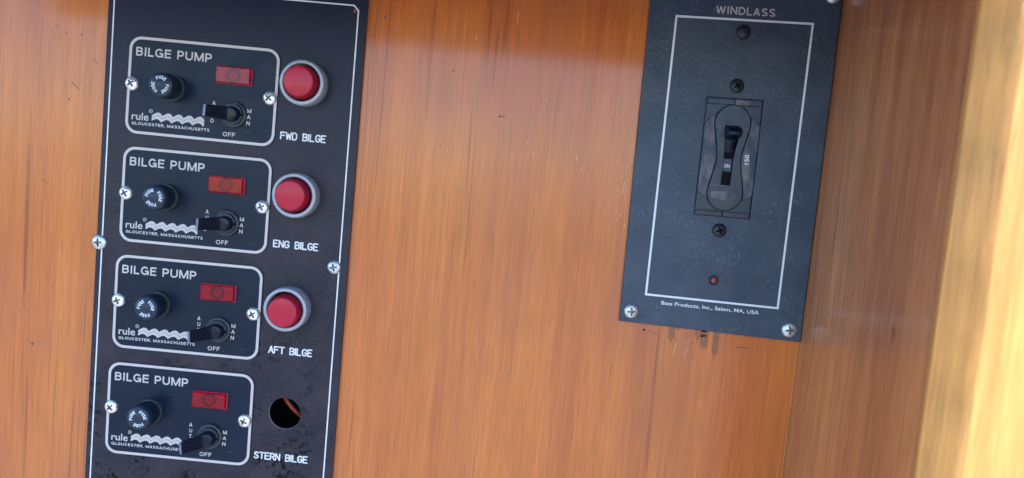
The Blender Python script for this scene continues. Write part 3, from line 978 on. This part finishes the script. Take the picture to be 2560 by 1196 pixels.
for x, z, t, r in ((75.9, -83.9, .1, 5.2), (188.3, -86.3, .15, 5.4), (190.2, 146.5, .8, 5.0)):
    screw(wl, x - WXc, z - WZc, r, 0, t, ('zinc', 'recess'), hh=3.3)
for x, z, t in ((132.2, 80.4, .6), (131.4, -20.6, .3)):
    screw(wl, x - WXc, z - WZc, 4.9, 0, t, ('black_screw', 'pure_black'), hh=3.2)
MB().lathe([(4.9, 0), (4.8, .8), (4.2, 1.8), (3.0, 2.7), (1.5, 3.1), (.01, 3.2)], 40, q(132.4, 117.3)).build('plug', 'black_screw', wl)
led = MB().lathe([(3.6, .0), (3.5, .9), (2.6, 1.1), (2.3, .3)], 36, q(131.5, -56.3), cap=False).build('indicator_lamp', 'black_screw', wl)
MB().lathe([(2.35, .1), (2.3, .7), (1.5, 1.4), (.01, 1.6)], 28, q(131.5, -56.3)).build('lamp_lens', 'led', led)

# circuit breaker: frame body, four corner flats, dog-bone rocker surround, slot, handle
BK = MB()
BK.prism([(-19.5, -41.6), (19.4, -41.3), (19.4, 41.8), (-19.5, 41.1)], -12, -1.1, .2)
bk = BK.build('circuit_breaker', 'breaker_dark', wl)
def bpart(name, polys, z0, z1, mat, bev=.35, label=None):
    mb = MB()
    for p in polys:
        a = sum(p[i - 1][0] * p[i][1] - p[i][0] * p[i - 1][1] for i in range(len(p)))
        mb.prism(p if a > 0 else p[::-1], z0, z1, bev)
    return mb.build(name, mat, bk, label)
bpart('end_strip', [[(-18.6, 36.4), (-.25, 36.9), (-.25, 40.7), (-18.6, 40.2)]], -1.3, .9, 'breaker')
bpart('end_strip', [[(.2, 36.9), (18.7, 37.2), (18.7, 41.0), (.2, 40.7)]], -1.3, .9, 'breaker_dusty', label='worn pale strip at the breaker top')
bpart('end_strip', [[(-19.0, -41.1), (-.25, -41.0), (-.25, -37.7), (-19.0, -37.8)]], -1.3, .7, 'breaker_dark')
bpart('end_strip', [[(.2, -41.0), (19.0, -40.9), (19.0, -37.5), (.2, -37.7)]], -1.3, .7, 'breaker_dark')
CY, CRr, WH = 24.6, 12.3, 8.3
def dog(grow=0.0, n_=26):
    """outline of two round ends joined by a narrower waist"""
    r = CRr + grow; out = []
    th = math.radians(-10)
    def end(sgn):
        a0, a1 = (th, math.pi - th) if sgn > 0 else (math.pi - th, 2 * math.pi + th)
        return [(r * math.cos(a0 + (a1 - a0) * i / n_), sgn * CY * 1 + (r * math.sin(a0 + (a1 - a0) * i / n_))) for i in range(n_ + 1)]
    top = end(1)
    bot = [(-x, -y) for x, y in top]
    return top[:] + [(-WH - grow, 2.5), (-WH - grow, -2.5)] + bot + [(WH + grow, -2.5), (WH + grow, 2.5)]
# wings either side of the waist, cut by the sloping corner lines
def wing(sg):
    d = dog(.5)
    edge = sorted([(x, y) for x, y in d if x * sg > 0 and abs(y) < 30], key=lambda p: p[1])
    return [(sg * 19.0, -24.6)] + [(sg * 15.2, -27.4)] + edge + [(sg * 15.4, 27.2), (sg * 19.0, 23.6)]
bpart('side_wing', [wing(-1)], -1.3, 1.0, 'breaker_dusty', .3)
bpart('side_wing', [wing(1)], -1.3, 1.0, 'breaker_dusty', .3)
def tri(sx, sy):
    d = dog(.6)
    e = sorted([(x, y) for x, y in d if x * sx > 0 and y * sy > 27.6], key=lambda p: p[0] * sx)
    e = [p for p in e if abs(p[1]) < 36.2 and abs(p[0]) > .2]
    return [(sx * .3, sy * 37.2)] + e + [(sx * 19.0, sy * 25.0), (sx * 19.0, sy * 36.2)][0:] 
bpart('corner_flat', [tri(-1, 1)], -1.3, -.2, 'breaker_dark', .1)  # both top flats use the darker plastic, their shadow put into the colour
bpart('corner_flat', [tri(1, 1)], -1.3, -.2, 'breaker_dark', .1)
bpart('corner_flat', [tri(-1, -1)], -1.3, -.2, 'breaker', .1)
bpart('corner_flat', [tri(1, -1)], -1.3, -.2, 'breaker', .1)
# surround with its slot
mb = MB()
slot = [(-3.9, -19), (2.9, -19), (3.1, 0), (5.2, 14), (5.2, 22.5), (-5.2, 22.5), (-4.6, 14), (-3.7, 0)]
mb.prism(dog(0), -1.3, 1.7, .5, holes=[slot])
sr = mb.build('surround', 'breaker', bk)
bpart('slot_floor', [[(-5.4, -19.2), (5.4, -19.2), (5.4, 22.8), (-5.4, 22.8)]], -1.2, -.7, 'pure_black', 0)
bpart('arrow_recess', [[(-9.6, 23.6), (8.2, 23.6), (8.0, 28.4), (-.5, 29.6), (-9.6, 28.9)]], 1.55, 1.78, 'breaker_dark', 0)
bpart('arrow_recess', [[(-9.4, -28.4), (-.4, -29.8), (7.8, -28.4), (7.8, -24.2), (-.6, -23.2), (-9.8, -24.0)]], 1.55, 1.80, 'breaker_dusty', 0)
for b4 in ((-.2, 29.6, -.2, 36.4, .14), (-.3, -29.8, -.3, -36.4, .14), (-.3, -23.2, -.3, -19.4, .14)):
    bpart('seam', [bar(*b4)], 1.5, 1.74, 'breaker_dark', 0)
for p4 in ([(-11.8, 20.6), (-5.5, 20.6), (-5.5, 21.1), (-11.8, 21.1)], [(5.5, 20.6), (11.2, 20.6), (11.2, 21.1), (5.5, 21.1)],
           [(-11.8, -19.9), (9.8, -19.4), (9.8, -19.0), (-11.8, -19.5)]):
    bpart('ledge', [p4], 1.5, 1.86, 'breaker_dusty', 0)
# handle thrown up, with the curved arm that follows it and the ON flag below
mb = MB()
hp = [(-.9, -6), (-.6, 10), (1.6, 13.2), (5.6, 14.2), (10.4, 15.2), (11.4, 16.6), (10.8, 19.4), (7.0, 21.2), (2.0, 21.8), (-.9, 22)]      # z, y side profile
vs = [(-4.6 if y > 11 else -3.3, y, z) for z, y in hp] + [(4.9 if y > 11 else 2.7, y, z) for z, y in hp]
n_ = len(hp)
mb.add(vs, [(i, (i + 1) % n_, n_ + (i + 1) % n_, n_ + i) for i in range(n_)] + [tuple(range(n_))[::-1], tuple(range(n_, 2 * n_))])
hd = mb.build('handle', 'black_gloss', bk); bevelled(hd, .45, 2)
hd.data.materials[0] = M['black_gloss']
mb = MB(); mb.prism([(-3.5, -9.6), (2.6, -9.6), (2.6, -.3), (-3.6, -.3)], -.9, .9, .25)
mb.prism([(-3.4, -14), (2.4, -14), (2.6, -9.8), (-3.5, -9.8)], -.9, .1, .1, mi=1)
fl = mb.build('flag', ['breaker_dark', 'pure_black'], bk)
mb = MB(); put_text(mb, 'ON', -2.7, -6.8, 3.9, 2.7, .012, .93); mb.build('flag_lettering', 'print_white', bk)
mb = MB(); put_text(mb, '150', 14.1, -3.2, 6.6, 3.2, .012, 1.04, math.radians(92)); mb.build('rating_lettering', 'print_white', bk)
mb = MB(); put_text(mb, 'O', -14.6, -4.2, 2.0, 3.4, .0, 1.04); mb.build('off_mark', 'breaker', bk)
